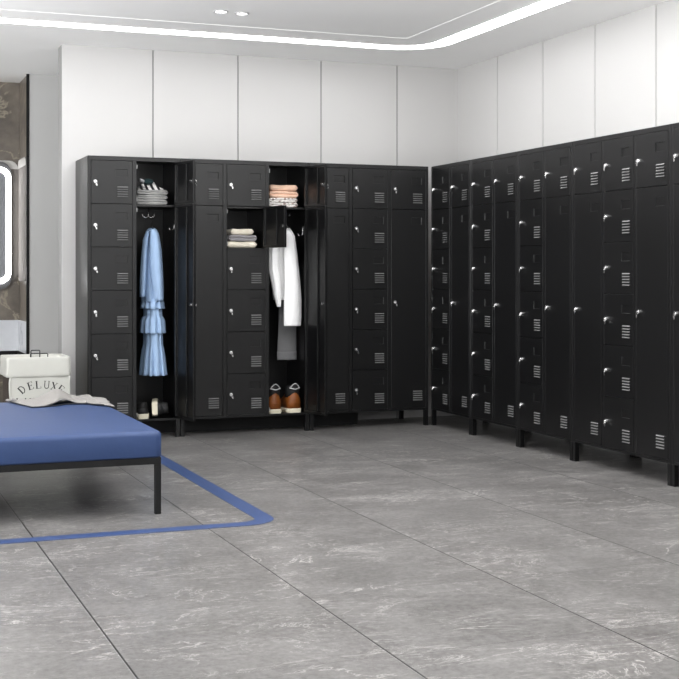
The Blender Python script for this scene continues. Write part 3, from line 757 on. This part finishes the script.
def handle(y, px0, px1, pyt):
    Yw = Yh+hd/2+y; a = at(px0, 357, Yw); b = at(px1, pyt, Yw)
    x0, x1, zz = a.x-t.location.x, b.x-t.location.x, b.z
    bm = new(); tube(bm, [(x0,y,zt2-.05),(x0,y,zz-.004),(x0+.004,y,zz),(x1-.004,y,zz),(x1,y,zz-.004),(x1,y,zt2-.05)], .003, 8)
    obj('handle', bm, M['black'], t, smooth=True)
handle(-hd/2+.022, 30.5, 47.8, 353.4)
handle(hd/2-.022, 31, 39.8, 350.2)
# lettering: serif capitals from strokes, unit box 0..1
A_, B_ = .20, .075            # thick, thin stroke
def arcp(cx, cz, rx, rz, a0, a1, n=14): return [(cx+rx*math.cos(math.radians(a0+(a1-a0)*k/n)), cz+rz*math.sin(math.radians(a0+(a1-a0)*k/n))) for k in range(n+1)]
F = {
 'D': [([(.2,0),(.2,1)],A_),([(.02,.02),(.4,.02)],.05),([(.02,.98),(.4,.98)],.05),(arcp(.35,.5,.47,.48,-90,90),.13)],
 'E': [([(.2,0),(.2,1)],A_),([(.02,.02),(.8,.02)],.06),([(.02,.98),(.76,.98)],.06),([(.2,.52),(.6,.52)],.06),([(.80,.0),(.80,.24)],.07),([(.76,1.),(.76,.78)],.07),([(.6,.40),(.6,.64)],.06)],
 'L': [([(.2,0),(.2,1)],A_),([(.02,.02),(.8,.02)],.06),([(.02,.98),(.4,.98)],.05),([(.8,.0),(.8,.28)],.07)],
 'U': [([(.2,1),(.2,.34)]+arcp(.5,.32,.3,.30,180,360)+[(.8,.34),(.8,1)],.12),([(.02,.98),(.4,.98)],.05),([(.64,.98),(.97,.98)],.05)],
 'X': [([(.14,.98),(.86,.02)],A_),([(.82,.98),(.16,.02)],B_),([(.0,.98),(.34,.98)],.05),([(.66,.98),(.98,.98)],.05),([(.0,.02),(.33,.02)],.05),([(.66,.02),(1,.02)],.05)],
 'A': [([(.1,0),(.5,1)],B_),([(.5,1),(.88,0)],A_),([(.25,.36),(.72,.36)],.06),([(0,.02),(.24,.02)],.05),([(.7,.02),(1,.02)],.05)],
 'N': [([(.15,0),(.15,1)],B_),([(.15,.97),(.85,.03)],A_),([(.85,0),(.85,1)],B_),([(0,.98),(.3,.98)],.05),([(.7,.98),(1,.98)],.05),([(0,.02),(.3,.02)],.05)],
 'R': [([(.2,0),(.2,1)],A_),(arcp(.4,.74,.32,.24,-90,90),.11),([(.02,.98),(.42,.98)],.05),([(.2,.5),(.42,.5)],.05),([(.42,.5),(.9,.02)],.17),([(.02,.02),(.4,.02)],.05)],
 'Y': [([(.1,.98),(.5,.48)],A_),([(.88,.98),(.5,.48)],B_),([(.5,.5),(.5,0)],A_),([(0,.98),(.3,.98)],.05),([(.72,.98),(1,.98)],.05),([(.3,.02),(.7,.02)],.05)],
}
def glyph(ch, cx, cz, w, h, rot, y):
    bmL = new()
    for si, (pl, th) in enumerate(F[ch]):
        for a, b in zip(pl, pl[1:]):
            P0 = Vector(((a[0]-.5)*w, a[1]*h)); P1 = Vector(((b[0]-.5)*w, b[1]*h)); dd = P1-P0
            if dd.length < 1e-6: continue
            nn = Vector((-dd.y, dd.x)).normalized()*th*w/2; ex = dd.normalized()*(.01*w if len(pl) > 2 else 0)
            co = []
            for q in (P0-ex+nn, P1+ex+nn, P1+ex-nn, P0-ex-nn):
                co.append((cx + q.x*math.cos(rot)-q.y*math.sin(rot), y-.0001*si, cz + q.x*math.sin(rot)+q.y*math.cos(rot)))
            bmL.faces.new([bmL.verts.new(c) for c in co])
    obj('printed_letter', bmL, M['ink'], t, keep=True)
yl = -hd/2+.0074
def hp(px, py): p = at(px, py, Yh); return p.x-t.location.x, p.z
for ch, px, py, rt in (('D',24.8,392.4,42),('E',32.2,389.4,17),('L',39.2,388.6,4),('U',46.6,388.7,-5),('X',53.2,390.0,-17),('E',58.9,392.6,-38)):
    x, z = hp(px, py); glyph(ch, x, z, .040, .046, math.radians(rt), yl)
for k, ch in enumerate('LAUNDRY'):
    x, z = hp(19+6.6*k, 405.5); glyph(ch, x, z, .034, .043, 0, yl)

# ------------------------------------------------------------------ blue line on the floor
bm = new(); xo, yo, wd, r = 1.665*S, 4.885*S, .078*S, .15*S
def lring(off):
    x, y, rr = xo-off, yo+off, max(.03, r-off)
    return [(-2.6, y)] + [(x-rr+rr*math.sin(k*PI/20), y+rr-rr*math.cos(k*PI/20)) for k in range(11)] + [(x, 7.3*S)]
a, b = lring(0), lring(wd)
va = [bm.verts.new((p[0],p[1],.0012)) for p in a]; vb = [bm.verts.new((p[0],p[1],.0012)) for p in b]
va0 = [bm.verts.new((p[0],p[1],.0002)) for p in a]; vb0 = [bm.verts.new((p[0],p[1],.0002)) for p in b]
for k in range(len(a)-1):
    bm.faces.new((va[k],va[k+1],vb[k+1],vb[k])); bm.faces.new((va0[k],va0[k+1],va[k+1],va[k])); bm.faces.new((vb0[k],vb0[k+1],vb[k+1],vb[k]))
tag(obj('floor_line', bm, M['tape']), 'blue stripe with a rounded corner marked on the marble floor around the bench', 'floor marking')

# ------------------------------------------------------------------ light and camera
w = bpy.data.worlds.new('World'); SC.world = w; w.use_nodes = True; nt = w.node_tree
bg = nt.nodes['Background']; tc = nt.nodes.new('ShaderNodeTexCoord'); sp = nt.nodes.new('ShaderNodeSeparateXYZ'); rp = nt.nodes.new('ShaderNodeValToRGB')
nt.links.new(tc.outputs['Generated'], sp.inputs[0]); mp_ = nt.nodes.new('ShaderNodeMapRange'); mp_.inputs[1].default_value = -.2; mp_.inputs[2].default_value = .6; nt.links.new(sp.outputs[2], mp_.inputs[0]); nt.links.new(mp_.outputs[0], rp.inputs['Fac']); nt.links.new(rp.outputs['Color'], bg.inputs['Color'])
rp.color_ramp.elements[0].position = .2; rp.color_ramp.elements[0].color = (1,1,1,1)
rp.color_ramp.elements[1].position = .3; rp.color_ramp.elements[1].color = (.25,.25,.25,1)
bg.inputs['Strength'].default_value = 1.1
def area(name, loc, sx, sy, power, rot=(0,0,0), col=(1,1,1)):
    l = bpy.data.lights.new(name, 'AREA'); l.shape = 'RECTANGLE'; l.size = sx; l.size_y = sy; l.energy = power; l.color = col
    o = bpy.data.objects.new(name, l); COL.objects.link(o); o.location = loc; o.rotation_euler = rot; return o
area('ceiling_fill', (2.3, 5.3, ZC-.03), 1.6, 1.6, 34)  # unseen fill from above, added to light floor and lockers
area('uplight_fill', (-1.0, 6.2, 1.2), 1.0, 2.6, 65, (PI, 0, 0))  # first of three unseen fills added to brighten the ceiling
area('uplight_fill', (.9, 1.0, 1.4), 2.4, 1.6, 75, (math.radians(160), 0, 0))
area('uplight_fill', (3.3, 3.0, 1.3), 1.2, 2.2, 55, (PI, 0, 0))
area('left_fill', (-3.2, 4.5, 2.1), .7, 5, 280, (PI/2, 0, -PI/2))  # added fill from the left, no window stands here

cam = bpy.data.cameras.new('Camera'); co = bpy.data.objects.new('Camera', cam); COL.objects.link(co)
co.location = (0, 0, S); co.rotation_euler = (PI/2, 0, -YAW)
cam.sensor_width = 36; cam.lens = 36*FPX/679; cam.shift_y = -(339.5-HY)/679; cam.clip_start = .05; cam.clip_end = 100
SC.camera = co
SC.view_settings.view_transform = 'Standard'; SC.view_settings.look = 'None'; SC.view_settings.gamma = 1; SC.view_settings.exposure = 0.6
SC.view_settings.use_curve_mapping = False
